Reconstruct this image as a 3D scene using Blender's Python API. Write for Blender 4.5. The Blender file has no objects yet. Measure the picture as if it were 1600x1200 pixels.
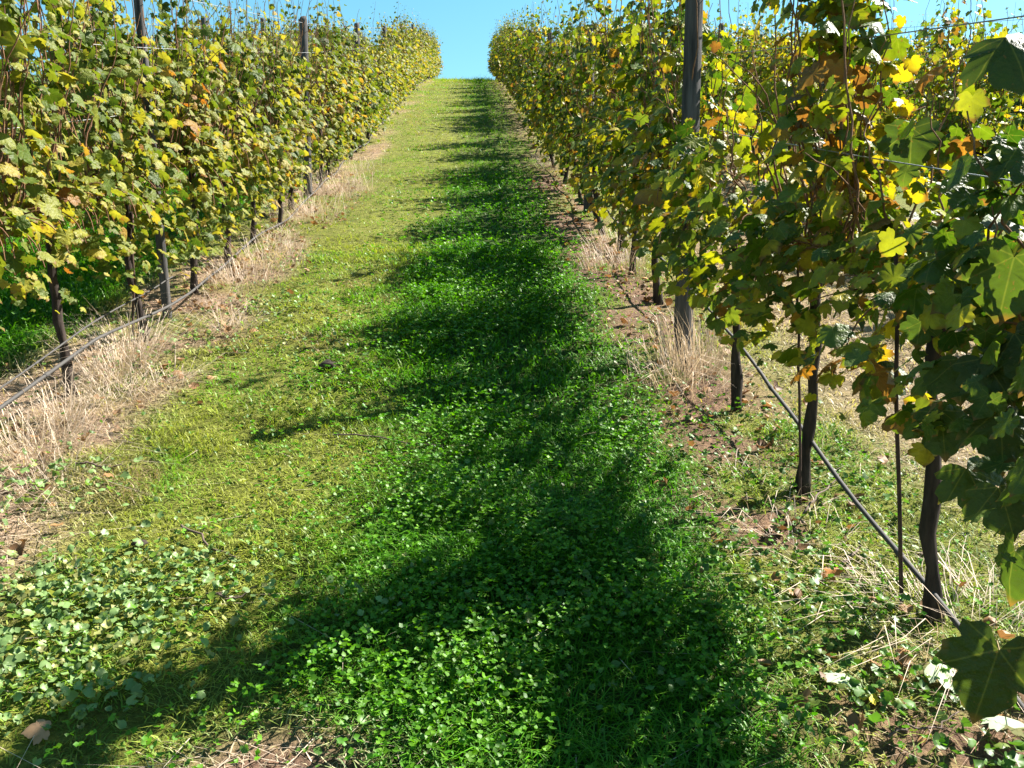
import bpy, math, random
import numpy as np
from mathutils import Vector
R = math.radians
sc = bpy.context.scene
col = sc.collection

# ------------------------------------------------------------------ camera, sky, sun, exposure
PITCH, YAW, F = R(7.0), R(2.75), 1280.0          # F in pixels of the 1600 px wide photograph
cam_d = bpy.data.cameras.new('camera'); cam = bpy.data.objects.new('camera', cam_d); col.objects.link(cam)
cam_d.sensor_width = 36.0; cam_d.lens = 36.0*F/1600.0; cam_d.clip_start = 0.05; cam_d.clip_end = 2000
cam.location = (0, 0, 0); cam.rotation_euler = (R(90)-PITCH, 0, -YAW)
sc.camera = cam

SUN_EL, SUN_AZ = R(46.5), R(66)                  # azimuth clockwise from +Y (up the lane)
world = bpy.data.worlds.new('World'); sc.world = world; world.use_nodes = True
wn = world.node_tree.nodes; wl = world.node_tree.links
sky = wn.new('ShaderNodeTexSky'); sky.sky_type = 'NISHITA'; sky.sun_disc = False
sky.sun_elevation = SUN_EL; sky.sun_rotation = SUN_AZ; sky.air_density = 1.0; sky.dust_density = 0.3; sky.ozone_density = 1.6
hs = wn.new('ShaderNodeHueSaturation'); hs.inputs['Saturation'].default_value = 1.22; hs.inputs['Hue'].default_value = .466
wl.new(sky.outputs[0], hs.inputs['Color']); wl.new(hs.outputs[0], wn['Background'].inputs[0])
wn['Background'].inputs[1].default_value = 0.05
sd = bpy.data.lights.new('sun', 'SUN'); sd.energy = 5.0; sd.angle = R(0.53); sd.color = (1.0, 0.95, 0.86)
sun = bpy.data.objects.new('sun', sd); col.objects.link(sun)
sv = Vector((math.cos(SUN_EL)*math.sin(SUN_AZ), math.cos(SUN_EL)*math.cos(SUN_AZ), math.sin(SUN_EL)))
sun.rotation_euler = (-sv).to_track_quat('-Z', 'Y').to_euler(); sun.location = (20, 10, 30)
sc.view_settings.view_transform = 'Standard'; sc.view_settings.look = 'None'
sc.view_settings.exposure = 2.1; sc.view_settings.gamma = 1.0
sc.cycles.max_bounces = 6; sc.cycles.diffuse_bounces = 3; sc.cycles.transmission_bounces = 4; sc.cycles.glossy_bounces = 2

# ------------------------------------------------------------------ helpers
def rng(seed): return np.random.default_rng(seed)
cp, sp, cy, sy = math.cos(PITCH), math.sin(PITCH), math.cos(YAW), math.sin(YAW)
def at(px, py, Z):
    """A point of the place from its photo pixel and its distance along the view."""
    X, Y = (px-800)/F*Z, (py-600)/F*Z
    h, v = Z*cp - Y*sp, -Z*sp - Y*cp
    return np.array([X*cy + h*sy, -X*sy + h*cy, v])

_T = np.array([(0, 1.42), (1.2, .985), (2.23, .628), (3.88, .0455), (6.5, -1.0), (9.2, -2.07), (13.3, -3.80), (18, -5.85),
               (22.8, -7.98), (27, -9.78), (31.5, -11.62), (35.8, -13.28), (40, -14.75), (45, -16.3), (52, -18.1)])
_h = _T[:, 0]*cp - _T[:, 1]*sp; _v = -_T[:, 0]*sp - _T[:, 1]*cp
_gh = np.arange(-40, 60, .1)
_gv = np.interp(_gh, _h, _v)
_gv = np.where(_gh < _h[0], _v[0] + (_gh-_h[0])*.20, _gv)
_end = _gh > _h[-1]
_gv = np.where(_end, _v[-1] + (_gh-_h[-1])*.02, _gv)
_k = np.exp(-.5*(np.arange(-30, 31)/11.0)**2); _k /= _k.sum()
_gv = np.convolve(np.pad(_gv, 30, mode='edge'), _k, 'valid')

def vnoise(x, y, s, seed):
    x = np.asarray(x)/s + 1000.0; y = np.asarray(y)/s + 1000.0
    xi = np.floor(x).astype(np.int64); yi = np.floor(y).astype(np.int64)
    fx = x-xi; fy = y-yi; fx = fx*fx*(3-2*fx); fy = fy*fy*(3-2*fy)
    def hsh(a, b):
        n = (a*374761393 + b*668265263 + seed*362437) & 0x7fffffff
        n = ((n ^ (n >> 13))*1274126177) & 0x7fffffff
        return ((n ^ (n >> 16)) & 0xffff)/65535.0
    return (hsh(xi, yi)*(1-fx)+hsh(xi+1, yi)*fx)*(1-fy)+(hsh(xi, yi+1)*(1-fx)+hsh(xi+1, yi+1)*fx)*fy
def fbm(x, y, s, seed): return .55*vnoise(x, y, s, seed)+.3*vnoise(x, y, s/2.1, seed+7)+.15*vnoise(x, y, s/4.3, seed+13)
def profile(y): return np.interp(y, _gh, _gv) + np.where(np.asarray(y) > 59.9, -(np.asarray(y)-59.9)*.10, 0) + np.where(np.asarray(y) < -40, (np.asarray(y)+40)*.2, 0)
def ground_z(x, y):
    return profile(y) + (fbm(x, y, .9, 3)-.5)*.05 + (fbm(x, y, .22, 5)-.5)*.025
def slope(y): return float((profile(y+.4)-profile(y-.4))/.8)
def sstep(a, b, x): t = np.clip((x-a)/(b-a), 0, 1); return t*t*(3-2*t)

def tag(o, label=None, cat=None, group=None, kind=None):
    for k, v in (('label', label), ('category', cat), ('group', group), ('kind', kind)):
        if v: o[k] = v
    return o
def mesh_np(name, V, faces_by_n, mats, smooth=False, attrs=None, uv=None, mat_idx=None):
    """faces_by_n: list of (n, array[M,n])."""
    me = bpy.data.meshes.new(name)
    V = np.asarray(V, dtype=np.float32)
    loops = np.concatenate([f.reshape(-1) for n, f in faces_by_n]).astype(np.int32)
    tot = np.concatenate([np.full(len(f), n, np.int32) for n, f in faces_by_n])
    st = np.concatenate([[0], np.cumsum(tot)[:-1]]).astype(np.int32)
    me.vertices.add(len(V)); me.vertices.foreach_set('co', V.reshape(-1))
    me.loops.add(len(loops)); me.loops.foreach_set('vertex_index', loops)
    me.polygons.add(len(tot)); me.polygons.foreach_set('loop_start', st)
    try: me.polygons.foreach_set('loop_total', tot)
    except Exception: pass
    for m in mats: me.materials.append(m)
    if mat_idx is not None: me.polygons.foreach_set('material_index', np.asarray(mat_idx, np.int32))
    if smooth: me.polygons.foreach_set('use_smooth', np.ones(len(tot), bool))
    for k, a in (attrs or {}).items():
        a = np.asarray(a, np.float32)
        if a.ndim == 1:
            at_ = me.attributes.new(k, 'FLOAT', 'POINT'); at_.data.foreach_set('value', a)
        else:
            at_ = me.attributes.new(k, 'FLOAT_COLOR', 'POINT')
            at_.data.foreach_set('color', np.concatenate([a, np.ones((len(a), 1), np.float32)], 1).reshape(-1))
    if uv is not None:
        ul = me.uv_layers.new(name='leaf'); ul.data.foreach_set('uv', np.asarray(uv, np.float32)[loops].reshape(-1))
    me.update(calc_edges=True); me.validate()
    return me
def link(name, me, parent=None, loc=None):
    o = bpy.data.objects.new(name, me); col.objects.link(o)
    if parent: o.parent = parent
    if loc is not None: o.location = loc
    return o
def empty(name, loc):
    o = bpy.data.objects.new(name, None); col.objects.link(o); o.location = loc; o.empty_display_size = .1
    return o
def tube_geo(pts, rad, n=7, caps=True):
    pts = np.asarray(pts, float); rad = np.broadcast_to(np.asarray(rad, float), (len(pts),))
    t = np.gradient(pts, axis=0); t /= np.linalg.norm(t, axis=1)[:, None]+1e-9
    ref = np.array([0, 1, 0]) if abs(t[0] @ np.array([0, 1, 0])) < .8 else np.array([1, 0, 0])
    V = []
    a = np.linspace(0, 2*np.pi, n, endpoint=False)
    for p, d, r in zip(pts, t, rad):
        u = np.cross(d, ref); u /= np.linalg.norm(u)+1e-9; w = np.cross(u, d); ref = -np.cross(u, d)*0+ref
        V.append(p + r*(np.cos(a)[:, None]*u + np.sin(a)[:, None]*w))
    V = np.concatenate(V); m = len(pts)
    i = np.arange(m-1)[:, None]*n; j = np.arange(n)[None]; k = (j+1) % n
    Q = np.stack([i+j, i+k, i+n+k, i+n+j], -1).reshape(-1, 4)
    out = [(4, Q)]
    if caps: out.append((n, np.array([np.arange(n)[::-1], (m-1)*n+np.arange(n)])))
    return V, out
def join_geo(gs):
    V = []; by = {}; off = 0
    for v, fs in gs:
        V.append(v)
        for n, f in fs: by.setdefault(n, []).append(np.asarray(f)+off)
        off += len(v)
    return np.concatenate(V), [(n, np.concatenate(f)) for n, f in by.items()]
def unit(a): return a/(np.linalg.norm(a, axis=-1, keepdims=True)+1e-9)

# ------------------------------------------------------------------ materials
def new_mat(name):
    m = bpy.data.materials.new(name); m.use_nodes = True
    nt = m.node_tree; b = nt.nodes['Principled BSDF']
    return m, nt, b
def N(nt, typ, **kw):
    n = nt.nodes.new('ShaderNode'+typ)
    for k, v in kw.items(): setattr(n, k, v)
    return n
def math_(nt, op, a, b=None, c=None):
    n = N(nt, 'Math', operation=op)
    for i, v in enumerate((a, b, c)):
        if v is None: continue
        if isinstance(v, (int, float)): n.inputs[i].default_value = v
        else: nt.links.new(v, n.inputs[i])
    return n.outputs[0]
def ramp(nt, fac, stops, mode='LINEAR'):
    r = N(nt, 'ValToRGB'); e = r.color_ramp.elements; r.color_ramp.interpolation = mode
    while len(e) < len(stops): e.new(.5)
    for x, (p, c) in zip(e, stops): x.position = p; x.color = (*c, 1)
    nt.links.new(fac, r.inputs[0]); return r.outputs[0]
def mix(nt, fac, a, b, mode='MIX'):
    n = N(nt, 'Mix', data_type='RGBA', blend_type=mode)
    for s, v in ((0, fac), (6, a), (7, b)):
        if isinstance(v, (int, float)): n.inputs[s].default_value = v
        elif isinstance(v, tuple): n.inputs[s].default_value = (*v, 1)
        else: nt.links.new(v, n.inputs[s])
    return n.outputs[2]
def noise(nt, scale, detail=3, vec=None, rough=.55):
    n = N(nt, 'TexNoise'); n.inputs['Scale'].default_value = scale; n.inputs['Detail'].default_value = detail; n.inputs['Roughness'].default_value = rough
    if vec is not None: nt.links.new(vec, n.inputs['Vector'])
    return n.outputs['Fac']
def two_sided_leaf(nt, b, colour, trans, rough, spec, tmul=(1.35, 1.3, .6)):
    """Thin leaf: reflects on either face and lets light glow through."""
    nt.links.new(colour, b.inputs['Base Color'])
    if isinstance(rough, (int, float)): b.inputs['Roughness'].default_value = rough
    else: nt.links.new(rough, b.inputs['Roughness'])
    b.inputs['Specular IOR Level'].default_value = spec
    tr = N(nt, 'BsdfTranslucent'); nt.links.new(mix(nt, 1.0, colour, tmul, 'MULTIPLY'), tr.inputs[0])
    ms = N(nt, 'MixShader'); ms.inputs[0].default_value = trans
    nt.links.new(b.outputs[0], ms.inputs[1]); nt.links.new(tr.outputs[0], ms.inputs[2])
    nt.links.new(ms.outputs[0], nt.nodes['Material Output'].inputs[0])

def vine_leaf_material(name, stops, patch, spec):
    m, nt, b = new_mat(name)
    tone = N(nt, 'Attribute', attribute_name='tone').outputs['Fac']
    geo = N(nt, 'NewGeometry')
    pn = noise(nt, 1.1, 2, geo.outputs['Position'])
    t = math_(nt, 'ADD', tone, math_(nt, 'MULTIPLY', math_(nt, 'SUBTRACT', pn, .5), patch))
    c = ramp(nt, t, stops)
    uv = N(nt, 'UVMap', uv_map='leaf'); sep = N(nt, 'SeparateXYZ'); nt.links.new(uv.outputs[0], sep.inputs[0])
    ax = math_(nt, 'ABSOLUTE', sep.outputs[0]); y = sep.outputs[1]
    d1 = math_(nt, 'ABSOLUTE', math_(nt, 'SUBTRACT', math_(nt, 'MULTIPLY', ax, .62), math_(nt, 'MULTIPLY', y, .78)))
    d2 = math_(nt, 'ABSOLUTE', math_(nt, 'ADD', math_(nt, 'MULTIPLY', ax, .35), math_(nt, 'MULTIPLY', y, .93)))
    d = math_(nt, 'MINIMUM', ax, math_(nt, 'MINIMUM', d1, d2))
    vein = math_(nt, 'SUBTRACT', 1.0, math_(nt, 'SMOOTH_MIN', math_(nt, 'MULTIPLY', d, 62.0), 1.0, .2))
    c = mix(nt, math_(nt, 'MULTIPLY', vein, .34), c, (.26, .27, .06))
    fine = noise(nt, 46, 4, geo.outputs['Position'])
    c = mix(nt, 1.0, c, ramp(nt, fine, [(.25, (.72, .72, .72)), (.75, (1.25, 1.25, 1.25))]), 'MULTIPLY')
    rr = math_(nt, 'SQRT', math_(nt, 'ADD', math_(nt, 'MULTIPLY', ax, ax), math_(nt, 'POWER', math_(nt, 'SUBTRACT', y, .2), 2.0)))
    edge = math_(nt, 'ADD', rr, math_(nt, 'MULTIPLY', math_(nt, 'SUBTRACT', noise(nt, 17, 2, geo.outputs['Position']), .5), .55))
    em = ramp(nt, math_(nt, 'ADD', edge, math_(nt, 'MULTIPLY', t, .16)), [(.60, (0, 0, 0)), (.74, (1, 1, 1))])
    c = mix(nt, em, c, (.17, .085, .025))
    sp_ = noise(nt, 95, 2, geo.outputs['Position'])
    c = mix(nt, ramp(nt, sp_, [(.66, (0, 0, 0)), (.72, (.8, .8, .8))]), c, (.13, .07, .025))
    c = mix(nt, math_(nt, 'MULTIPLY', geo.outputs['Backfacing'], .14), c, (.20, .22, .07))
    cr = N(nt, 'Bump'); cr.inputs['Strength'].default_value = .7; cr.inputs['Distance'].default_value = .012
    nt.links.new(noise(nt, 55, 3, geo.outputs['Position']), cr.inputs['Height']); nt.links.new(cr.outputs[0], b.inputs['Normal'])
    two_sided_leaf(nt, b, c, .44, math_(nt, 'ADD', .36, math_(nt, 'MULTIPLY', fine, .25)), spec)
    return m
GREEN = [(0.0, (.012, .038, .004)), (.32, (.030, .075, .006)), (.55, (.085, .135, .007)), (.75, (.24, .255, .009)), (.88, (.37, .29, .012)), (.96, (.27, .12, .02)), (1.0, (.16, .07, .02))]
AMBER = [(0.0, (.025, .055, .008)), (.30, (.065, .105, .011)), (.50, (.135, .16, .016)), (.68, (.25, .24, .028)), (.86, (.29, .23, .035)), (.97, (.26, .13, .025)), (1.0, (.22, .08, .015))]
leaf_backlit = vine_leaf_material('vine_leaf_backlit_row', GREEN, .8, .30)
leaf_sunlit = vine_leaf_material('vine_leaf_sunlit_row', AMBER, 1.1, .2)

def bark_material(name, a, bcol, scale=40, stretch=.18):
    m, nt, b = new_mat(name)
    tc = N(nt, 'TexCoord'); mp = N(nt, 'Mapping'); mp.inputs['Scale'].default_value = (1, 1, stretch)
    nt.links.new(tc.outputs['Object'], mp.inputs[0])
    f = noise(nt, scale, 6, mp.outputs[0], .65)
    nt.links.new(ramp(nt, f, [(.3, a), (.72, bcol)]), b.inputs['Base Color'])
    b.inputs['Roughness'].default_value = .9; b.inputs['Specular IOR Level'].default_value = .2
    bp = N(nt, 'Bump'); bp.inputs['Strength'].default_value = .8; bp.inputs['Distance'].default_value = .008
    nt.links.new(f, bp.inputs['Height']); nt.links.new(bp.outputs[0], b.inputs['Normal'])
    return m
M_bark = bark_material('vine_bark', (.010, .007, .006), (.060, .044, .036))
M_cane = bark_material('vine_cane', (.10, .045, .022), (.24, .13, .07), 60)
M_post = bark_material('weathered_post_wood', (.020, .020, .021), (.110, .102, .100), 55, .06)
M_stake = bark_material('rusty_stake', (.035, .022, .018), (.10, .06, .045), 80)
def plain(name, c, rough, metal=0.0):
    m, nt, b = new_mat(name)
    f = noise(nt, 60, 4)
    nt.links.new(ramp(nt, f, [(.3, tuple(x*.65 for x in c)), (.7, tuple(min(1, x*1.3) for x in c))]), b.inputs['Base Color'])
    b.inputs['Roughness'].default_value = rough; b.inputs['Metallic'].default_value = metal
    return m
M_hose = plain('dusty_black_polythene', (.040, .036, .034), .8)
M_wire = plain('galvanised_wire', (.36, .36, .36), .45, .8)
M_clod = plain('dark_soil_clod', (.03, .02, .014), .95)
M_twig = plain('dry_twig', (.09, .06, .045), .9)
M_tie = plain('faded_tie', (.42, .36, .30), .8)
def attr_leaf(name, trans, rough, spec, tmul):
    m, nt, b = new_mat(name)
    c = N(nt, 'Attribute', attribute_name='tint').outputs['Color']
    two_sided_leaf(nt, b, c, trans, rough, spec, tmul)
    return m
M_grass = attr_leaf('grass_blades', .35, .5, .3, (1.2, 1.3, .5))
M_straw = attr_leaf('straw', .22, .6, .3, (1.1, 1.0, .8))
M_weed = attr_leaf('broad_weed_leaves', .34, .45, .32, (1.2, 1.3, .5))
M_clover = attr_leaf('clover_leaves', .36, .5, .3, (1.2, 1.35, .4))
M_dead = attr_leaf('dead_leaves', .2, .6, .3, (1.2, 1.0, .7))

# ------------------------------------------------------------------ zones of the ground
XR, XL, XR2, XL2 = 1.20, -1.82, 4.22, -4.84
def zones(x, y):
    """straw, soil, lush, other weights at a place."""
    w = (fbm(x, y, .8, 21)-.5)*.75; w2 = (fbm(x, y, .35, 29)-.5)
    sl = sstep(-2.35, -2.0, x+w*.5)*(1-sstep(-1.62, -1.25, x+w))
    sl = sl*(.12+1.0*sstep(.40, .60, fbm(x, y, .7, 37)))*(1-.6*sstep(10, 17, y))
    srow = (1-.45*sstep(8, 15, y))*np.exp(-((x-1.22-w*.4)/.30)**2)
    right_pale = sstep(1.50, 1.95, x+w*.4)*(1-sstep(3.4, 3.9, x+w))
    right_pale = right_pale*(.75-.55*sstep(9, 16, y))
    far_l = (np.exp(-((x-XL2-w*.4)/.35)**2)+np.exp(-((x-XR2-w*.4)/.35)**2))
    patch = np.exp(-(((x+.42)/.16)**2+((y-1.60)/.10)**2))*1.2          # bare straw patch in the lane
    straw = np.clip(sl*(.95+w2) + srow*.40*sstep(.45, .65, fbm(x, y, .6, 33)) + right_pale + far_l*.7 + patch, 0, 1)
    soil = np.clip(1.25*np.exp(-((x-1.02-w*.35)/.30)**2)*(1-.5*sstep(8, 15, y))*sstep(.30, .46, fbm(x, y, .42, 41)) + sl*.45*sstep(.45, .65, fbm(x, y, .45, 43)) + patch, 0, 1)
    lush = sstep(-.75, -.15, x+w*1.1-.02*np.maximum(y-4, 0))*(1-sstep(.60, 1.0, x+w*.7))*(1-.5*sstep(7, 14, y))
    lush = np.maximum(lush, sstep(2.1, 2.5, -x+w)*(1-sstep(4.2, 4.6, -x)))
    return straw, soil, lush
def grass_tint(x, y, r):
    straw, soil, lush = zones(x, y)
    n = fbm(x, y, .5, 51)+.5*(fbm(x, y, .16, 57)-.5)
    dry = np.array([.245, .27, .044]); mow = np.array([.108, .245, .011]); rich = np.array([.058, .195, .003]); st = np.array([.44, .345, .245])
    k = np.clip((n-.47)*3.4+.35+(r-.5)*.8, 0, 1)[:, None]
    c = mow*(1-k)+dry*k
    pk = sstep(.60, .74, fbm(x, y, .42, 83))*(1-lush)*np.where(r < .75, 1, .2); c = c*(1-pk[:, None])+np.array([.25, .185, .10])*pk[:, None]
    dk = sstep(.58, .70, fbm(x, y, .30, 89)); c = c*(1-.55*dk[:, None])+np.array([.030, .085, .006])*.55*dk[:, None]
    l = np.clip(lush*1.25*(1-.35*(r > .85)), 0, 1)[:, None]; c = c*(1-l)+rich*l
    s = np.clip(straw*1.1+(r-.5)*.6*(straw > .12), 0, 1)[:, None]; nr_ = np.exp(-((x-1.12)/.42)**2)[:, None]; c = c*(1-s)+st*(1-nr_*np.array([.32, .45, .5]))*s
    return c*(.7+.6*((r*7.13) % 1))[:, None]

# ------------------------------------------------------------------ ground
def axis(parts):
    return np.unique(np.round(np.concatenate([np.arange(a, b, s) for a, b, s in parts]), 4))
gx = axis([(-200, -20, 20), (-20, -6, 1), (-6, -3, .15), (-3, 3, .045), (3, 6, .15), (6, 20, 1), (20, 201, 20)])
gy = axis([(-60, -5, 5), (-5, .6, .3), (.6, 7, .045), (7, 16, .11), (16, 46, .3), (46, 60, 1), (60, 300, 12)])
GX, GY = np.meshgrid(gx, gy)
gxf, gyf = GX.ravel(), GY.ravel()
gz = ground_z(gxf, gyf)
straw, soil, lush = zones(gxf, gyf)
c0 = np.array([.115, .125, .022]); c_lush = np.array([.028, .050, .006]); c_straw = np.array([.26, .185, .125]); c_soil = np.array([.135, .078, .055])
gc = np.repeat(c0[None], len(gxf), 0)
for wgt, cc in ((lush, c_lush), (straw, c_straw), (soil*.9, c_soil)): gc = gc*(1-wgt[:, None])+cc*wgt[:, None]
side = sstep(4.9, 6, np.abs(gxf+.3))[:, None]; gc = gc*(1-side)+np.array([.040, .085, .012])*side
nx, ny = len(gx), len(gy)
ii = (np.arange(ny-1)[:, None]*nx+np.arange(nx-1)[None]).ravel()
gm, nt, b = new_mat('hill_soil')
tint = N(nt, 'Attribute', attribute_name='tint').outputs['Color']
gpos = N(nt, 'NewGeometry').outputs['Position']
f1 = noise(nt, 9, 6, gpos, .7); f2 = noise(nt, 70, 5, gpos, .7)
c = mix(nt, 1.0, tint, ramp(nt, f1, [(.3, (.55, .55, .55)), (.7, (1.4, 1.35, 1.3))]), 'MULTIPLY')
c = mix(nt, 1.0, c, ramp(nt, f2, [(.3, (.45, .45, .45)), (.7, (1.5, 1.5, 1.5))]), 'MULTIPLY')
nt.links.new(c, b.inputs['Base Color']); b.inputs['Roughness'].default_value = .95; b.inputs['Specular IOR Level'].default_value = .15
bp = N(nt, 'Bump'); bp.inputs['Strength'].default_value = .9; bp.inputs['Distance'].default_value = .02
nt.links.new(f2, bp.inputs['Height']); nt.links.new(bp.outputs[0], b.inputs['Normal'])
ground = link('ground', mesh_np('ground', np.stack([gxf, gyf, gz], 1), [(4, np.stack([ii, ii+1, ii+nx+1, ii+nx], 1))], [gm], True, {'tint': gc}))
tag(ground, kind='structure', label='grassy vineyard hillside rising to a crest')

# ------------------------------------------------------------------ grass, clover, weeds, straw (nobody could count them)
def blades(x, y, hgt, wid, lean, tint, r, seg=2, az=None, droop=.5):
    n = len(x); z = ground_z(x, y)-.004
    az = r.uniform(0, 2*np.pi, n) if az is None else az
    d = np.stack([np.cos(az), np.sin(az), 0*az], 1); s = np.stack([-d[:, 1], d[:, 0], 0*az], 1)*(wid/2)[:, None]
    base = np.stack([x, y, z], 1); up = np.array([0, 0, 1.0])
    mid = base + up*(hgt*.55)[:, None] + d*(hgt*lean*.4)[:, None]
    tip = base + up*(hgt*(1-droop*np.minimum(lean, 1.3)*.45))[:, None] + d*(hgt*lean)[:, None]
    if seg == 1:
        V = np.stack([base-s, base+s, tip], 1).reshape(-1, 3); o = np.arange(n)[:, None]*3
        F_ = [(3, o+np.array([[0, 1, 2]]))]; k = 3
    else:
        V = np.stack([base-s*.8, base+s*.8, mid+s, mid-s, tip], 1).reshape(-1, 3); o = np.arange(n)[:, None]*5
        F_ = [(4, o+np.array([[0, 1, 2, 3]])), (3, o+np.array([[3, 2, 4]]))]; k = 5
    return V, F_, np.repeat(tint, k, 0)
def gather(parts):
    V, F_ = join_geo([(v, f) for v, f, t in parts]); return V, F_, np.concatenate([t for v, f, t in parts])
def scatter(r, x0, x1, y0, y1, per_m2):
    n = int((x1-x0)*(y1-y0)*per_m2); return r.uniform(x0, x1, n), r.uniform(y0, y1, n)

r = rng(11); parts = []
for (x0, x1, y0, y1, dens, hs_, ws_, seg) in ((-2.9, 2.4, 1.1, 3.6, 9500, 1.0, .85, 2), (-3.4, 3.2, 3.6, 7, 3400, 1.05, 1.45, 2), (-5, 4.6, 7, 13, 1050, 1.15, 2.4, 1),
                                              (-5, 4.6, 13, 24, 420, 1.25, 4.0, 1), (-5, 4.6, 24, 42, 200, 1.3, 6.0, 1), (-3, 3, -2.5, 1.1, 900, 1, 2.2, 1),
                                              (-9, -5, 5, 40, 60, 1.6, 6, 1), (4.6, 9, 5, 40, 60, 1.6, 6, 1), (-5, -3.4, 3.6, 7, 1100, 1.3, 2.2, 1), (3.2, 5, 3.0, 7, 1100, 1.1, 2.2, 1)):
    x, y = scatter(r, x0, x1, y0, y1, dens)
    st, so, lu = zones(x, y)
    keep = r.random(len(x)) < (1-.80*np.clip(st+so, 0, 1))*(.62+.5*fbm(x, y, .3, 61)+.3*lu)
    x, y, lu, st = x[keep], y[keep], lu[keep], st[keep]; n = len(x); q = r.random(n)
    hgt = (.013+.020*q+.05*lu*r.random(n)+.02*(fbm(x, y, .4, 63) > .6))*hs_
    hgt *= np.where(x < -2.2, 1.8, 1)*(1+3.2*sstep(30, 34, y)*r.random(n)**3)
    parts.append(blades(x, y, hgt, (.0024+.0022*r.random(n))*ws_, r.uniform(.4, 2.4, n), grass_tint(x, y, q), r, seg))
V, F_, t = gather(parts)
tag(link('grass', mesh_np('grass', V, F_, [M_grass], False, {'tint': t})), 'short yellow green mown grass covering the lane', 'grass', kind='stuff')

parts = []
for (x0, x1, y0, y1, dens, ws_) in ((-2.7, 2.6, 1.1, 4, 2600, 1.0), (-2.9, 3.2, 4, 8, 1700, 1.5), (-2.6, 3.4, 8, 18, 620, 2.6), (-2.6, 3.4, 18, 42, 170, 5), (3.0, 4.8, 3, 12, 500, 2.2)):
    x, y = scatter(r, x0, x1, y0, y1, dens)
    st, so, lu = zones(x, y)
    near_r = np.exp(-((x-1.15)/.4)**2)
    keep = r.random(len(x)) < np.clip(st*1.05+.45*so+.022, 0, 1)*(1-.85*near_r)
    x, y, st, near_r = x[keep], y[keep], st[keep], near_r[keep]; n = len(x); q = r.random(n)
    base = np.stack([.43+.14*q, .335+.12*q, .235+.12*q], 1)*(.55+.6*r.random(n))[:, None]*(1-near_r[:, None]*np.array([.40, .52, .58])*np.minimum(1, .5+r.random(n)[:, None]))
    parts.append(blades(x, y, .03+.10*q**2.2, (1-.3*near_r)*(.0018+.002*r.random(n))*ws_, r.uniform(1.0, 4.5, n), base, r, 1, droop=1.2))
# upright tufts of dead grass at the feet of the vines
def tuft(cx, cy, n, rad, h0, h1, spread, tone=1.0):
    n = int(n*1.5); a = r.uniform(0, 2*np.pi, n); d = rad*np.sqrt(r.random(n))
    x = cx+np.cos(a)*d; y = cy+np.sin(a)*d; q = r.random(n)
    base = np.stack([.46+.12*q, .37+.10*q, .27+.10*q], 1)*((.6+.55*r.random(n))*tone)[:, None]
    parts.append(blades(x, y, h0+(h1-h0)*q, .0013+.0015*r.random(n), spread*r.uniform(.3, 2.6, n), base, r, 2, az=a+r.normal(0, .7, n), droop=.9))
for px, py, Z, n, rad, h0, h1, sp_ in ((185, 560, 4.0, 150, .14, .12, .42, .7), (215, 545, 4.25, 120, .12, .15, .45, .8), (60, 690, 3.15, 170, .20, .10, .30, .8), (100, 640, 3.4, 60, .1, .15, .4, .6),
                                      (160, 640, 3.6, 120, .2, .06, .18, 1.3), (380, 430, 5.6, 160, .25, .1, .36, .8), (420, 400, 6.2, 170, .28, .1, .4, .7), (490, 335, 8.0, 200, .4, .12, .45, .7), (530, 300, 9.3, 240, .45, .12, .48, .7), (560, 265, 10.8, 160, .4, .12, .4, .7),
                                      (1085, 560, 4.15, 300, .17, .10, .46, .35), (1065, 590, 4.0, 220, .26, .06, .3, .9), (970, 430, 6.2, 220, .3, .1, .34, .6), (975, 385, 6.9, 160, .3, .1, .34, .6), (880, 265, 11.5, 220, .5, .1, .45, .6),
                                      (1250, 815, 2.6, 30, .18, .05, .17, 1.2), (1180, 745, 2.9, 40, .2, .05, .15, 1.3), (1300, 880, 2.35, 30, .16, .04, .13, 1.4), (1500, 960, 2.2, 170, .25, .08, .2, 1.1)):
    p = at(px, py, Z); tuft(p[0], p[1], n, rad, h0, h1, sp_)
for y_ in np.arange(3.0, 11.5, .33):
    if r.random() < .5: continue
    tuft(XL+.22+r.normal(0, .16), y_+r.normal(0, .12), int(r.integers(30, 100)), .13, .04, float(r.uniform(.10, .28)), 1.3, float(r.uniform(.75, 1.05)))
V, F_, t = gather(parts)
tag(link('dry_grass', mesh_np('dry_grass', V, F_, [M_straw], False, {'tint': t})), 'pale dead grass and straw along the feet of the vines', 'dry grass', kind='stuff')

# leaves of ground plants: a small fan around a centre, cupped
def fan_leaves(pos, tip, nor, size, tint, outline, cup, notch=False):
    K = len(outline)+1; n = len(pos)
    tip = unit(tip - nor*np.sum(tip*nor, 1, keepdims=True)); side = np.cross(tip, nor)
    ol = np.vstack([[0, .45], outline])
    u = ol[:, 0]; v = ol[:, 1]; w = (u**2+(v-.45)**2)
    P = pos[:, None] + size[:, None, None]*(u[None, :, None]*side[:, None] + v[None, :, None]*tip[:, None] + (w[None]*cup[:, None])[..., None]*nor[:, None])
    P += rng(n).normal(0, .055, P.shape)*size[:, None, None]
    i = np.arange(1, K); j = np.roll(i, -1)
    Fc = (np.arange(n)[:, None, None]*K + np.stack([0*i, j, i], 1)[None]).reshape(-1, 3)
    return P.reshape(-1, 3), [(3, Fc)], np.repeat(tint, K, 0)
def rnd_dir(r, n): a = r.uniform(0, 2*np.pi, n); return np.stack([np.cos(a), np.sin(a), 0*a], 1)
OVAL = np.array([(0, 0), (.30, .22), (.42, .52), (.30, .84), (0, .96), (-.30, .84), (-.42, .52), (-.30, .22)])
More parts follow.
